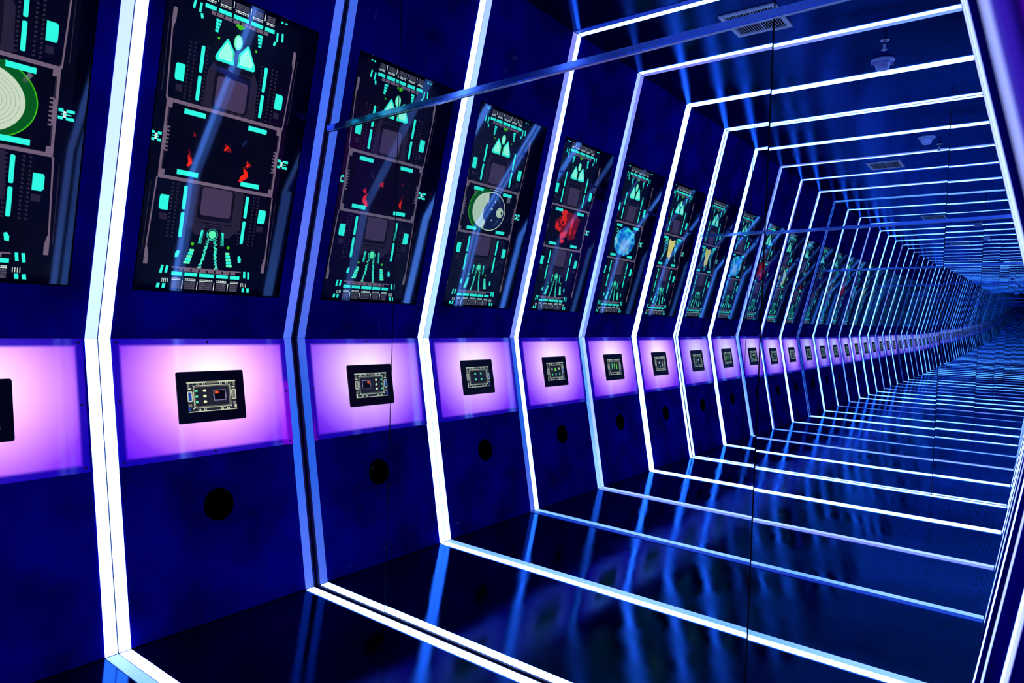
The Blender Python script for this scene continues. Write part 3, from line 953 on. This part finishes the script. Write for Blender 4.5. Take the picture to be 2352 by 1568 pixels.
TAB_LABEL = ('black-framed tablet with a red dot, on the nearest full light box',
             'black-framed tablet with four green lamps, cut by the left picture edge',
             'black-framed tablet with yellow and mint lamps, seen in the far mirror',
             'black-framed tablet with three upright green bars, seen in the far mirror',
             'black-framed tablet with a white square and lamp column, seen in the far mirror')
for k in range(NB):
    root = empty('touch_tablet', mat_of(LL, BC[k] + .0015, .7415, OFF + .0062), TAB_LABEL[k], 'tablet', 'tablets on the light boxes')
    bm = bmesh.new()
    slab(bm, round_rect(-.1208, .1208, -.0870, .0870, .0062), .0, .0050)
    bmesh.ops.bevel(bm, geom=[e for e in bm.edges if all(abs(v.co.z - .005) < 1e-6 for v in e.verts)], offset=.0010, segments=2, affect='EDGES')
    link('bezel', bm, M['bezel'], root)
    d = Draw(); d.z = .0054
    tablet_art(d, k)
    link('screen_image', d.bm, d.mats, root)

# ------------------------------------------------------------------ round wall ports
PORT_LABEL = ('round black port low on the wall below the nearest full light box',
              'round black port low on the wall in the bay cut by the left edge',
              'round black port in the third bay, seen in the far mirror',
              'round black port in the fourth bay, seen in the far mirror',
              'round black port in the bay beside the rear mirror, seen in the far mirror')
for k in range(NB):
    root = empty('wall_port', mat_of(LL, BC[k], HOLE_V, OFF), PORT_LABEL[k], 'port', 'round ports low on the left wall')
    bm = bmesh.new()
    lathe(bm, [(HOLE_R - .0004, .0), (HOLE_R - .0004, -.05), (HOLE_R - .003, -.05), (HOLE_R - .003, .0)], 48, cap0=False, cap1=False)
    link('port_sleeve', bm, M['black_hole'], root)
    bm = bmesh.new()
    lathe(bm, [(HOLE_R - .0034, -.048), (HOLE_R - .0034, -.044), (.02, -.040), (.004, -.039)], 40)
    link('speaker_cone', bm, M['black_hole'], root)

# ------------------------------------------------------------------ ceiling fittings (seen in the mirror)
root = empty('ceiling_vent', Matrix.Translation((-.02, -1.742, ZC - OFF)), 'rectangular white slatted vent grille in the black ceiling', 'vent')
hx, hy, b = .132, .142, .018
bm = bmesh.new()
for x0, x1, y0, y1 in ((-hx, hx, -hy, -hy + b), (-hx, hx, hy - b, hy), (-hx, -hx + b, -hy + b, hy - b), (hx - b, hx, -hy + b, hy - b)):
    box(bm, x0, x1, y0, y1, -.009, -.0004)
link('frame', bm, M['grille'], root)
bm = bmesh.new(); box(bm, -hx + b, hx - b, -hy + b, hy - b, -.0016, -.0006)
link('backing', bm, M['black_hole'], root)
n = 20
for i in range(n):
    x = -hx + b + (i + .5) * 2 * (hx - b) / n
    wd = .0026 if i == n // 2 else .0010
    bm = bmesh.new()
    box(bm, x - wd, x + wd, -hy + b, hy - b, -.0050, -.0022)
    link('slat', bm, M['grille'], root)

root = empty('smoke_detector', Matrix.Translation((.388, -2.585, ZC - OFF)), 'domed white smoke detector on the black ceiling', 'smoke detector')
bm = bmesh.new(); lathe(bm, [(.056, -.0004), (.058, -.006), (.056, -.012), (.044, -.016)], 40)
link('base', bm, M['plastic'], root, smooth=True)
bm = bmesh.new(); lathe(bm, [(.040, -.0165), (.038, -.026), (.032, -.046), (.031, -.050), (.026, -.056), (.010, -.058)], 40)
link('dome', bm, M['plastic'], root, smooth=True)
for a in (0, 1):
    bm = bmesh.new(); box(bm, -.008, .008, -.004, .004, -.030, -.0125)
    link('test_lug', bm, M['plastic'], root, Matrix.Rotation(2.6 + a * 3.14, 4, 'Z') @ Matrix.Translation((.0475, 0, 0)))
root = empty('fire_sprinkler', Matrix.Translation((.442, -2.31, ZC - OFF)), 'small pendant sprinkler hanging from the ceiling beside the smoke detector', 'sprinkler')
bm = bmesh.new(); lathe(bm, [(.022, -.0004), (.022, -.003), (.012, -.008)], 24)
link('escutcheon', bm, M['chrome'], root, smooth=True)
bm = bmesh.new(); lathe(bm, [(.009, -.0082), (.009, -.030), (.006, -.034), (.006, -.046)], 20)
link('stem', bm, M['chrome'], root, smooth=True)
bm = bmesh.new(); lathe(bm, [(.005, -.0462), (.015, -.049), (.015, -.051), (.004, -.052)], 20)
link('deflector', bm, M['chrome'], root)

# ------------------------------------------------------------------ doorway on the right with its violet-lit lobby
def jamb(name, y0, y1):
    bm = bmesh.new()
    vs = []
    prof = [(WFR + .004, OFF), (WKR + .004, ZK), (WKR + .004 - DOOR[2] / U_R * (WKR - WCR), ZK + DOOR[2] / U_R * (ZC - ZK))]
    outer = [(1.36, OFF), (1.36, ZK), (1.36, prof[2][1])]
    ring = prof + outer[::-1]
    a = [bm.verts.new((x, y0, z)) for x, z in ring]; b_ = [bm.verts.new((x, y1, z)) for x, z in ring]
    bm.faces.new(a); bm.faces.new(b_[::-1])
    for i in range(len(ring)):
        j = (i + 1) % len(ring)
        bm.faces.new((a[j], a[i], b_[i], b_[j]))
    bmesh.ops.recalc_face_normals(bm, faces=bm.faces[:])
    tag(link(name, bm, M['jamb']), kind='structure')
jamb('trim_1', DOOR[0], DOOR[0] + .02)
jamb('trim_2', DOOR[1] - .02, DOOR[1])
zt = ZK + DOOR[2] / U_R * (ZC - ZK); xt = WKR + .004 - DOOR[2] / U_R * (WKR - WCR)
bm = bmesh.new(); box(bm, xt + .001, 1.36, DOOR[1], DOOR[0], zt, zt + .02)
tag(link('trim_3', bm, M['jamb']), kind='structure')
for nm, x0, x1, y0, y1, z0, z1 in (('wall_lobby_right', 2.1, 2.14, -3.0, -.9, OFF, 2.3), ('wall_lobby_front', 1.36, 2.1, -.94, -.9, OFF, 2.3),
                                   ('wall_lobby_back', 1.36, 2.1, -3.0, -2.96, OFF, 2.3)):
    bm = bmesh.new(); box(bm, x0, x1, y0, y1, z0, z1)
    tag(link(nm, bm, M['jamb']), kind='structure')
bm = bmesh.new(); box(bm, 1.36, 2.14, -3.0, -.9, 2.3, 2.34)
tag(link('ceiling_lobby', bm, M['jamb']), kind='structure')
root = empty('added_glint_lamp', Matrix.Translation((2.1, -2.05, 1.25)), 'added magenta glow panel in the unseen lobby, meant to glint in the nearest screen', 'lamp')  # glow panel added out of view as the source of a magenta glint
bm = bmesh.new(); box(bm, -.03, -.001, -.34, .34, -.42, .42)
link('housing', bm, M['black'], root)
bm = bmesh.new(); box(bm, -.034, -.0305, -.32, .32, -.40, .40)
link('diffuser', bm, emis('magenta_glint_glow', (5.0, 0.02, 6.0)), root)
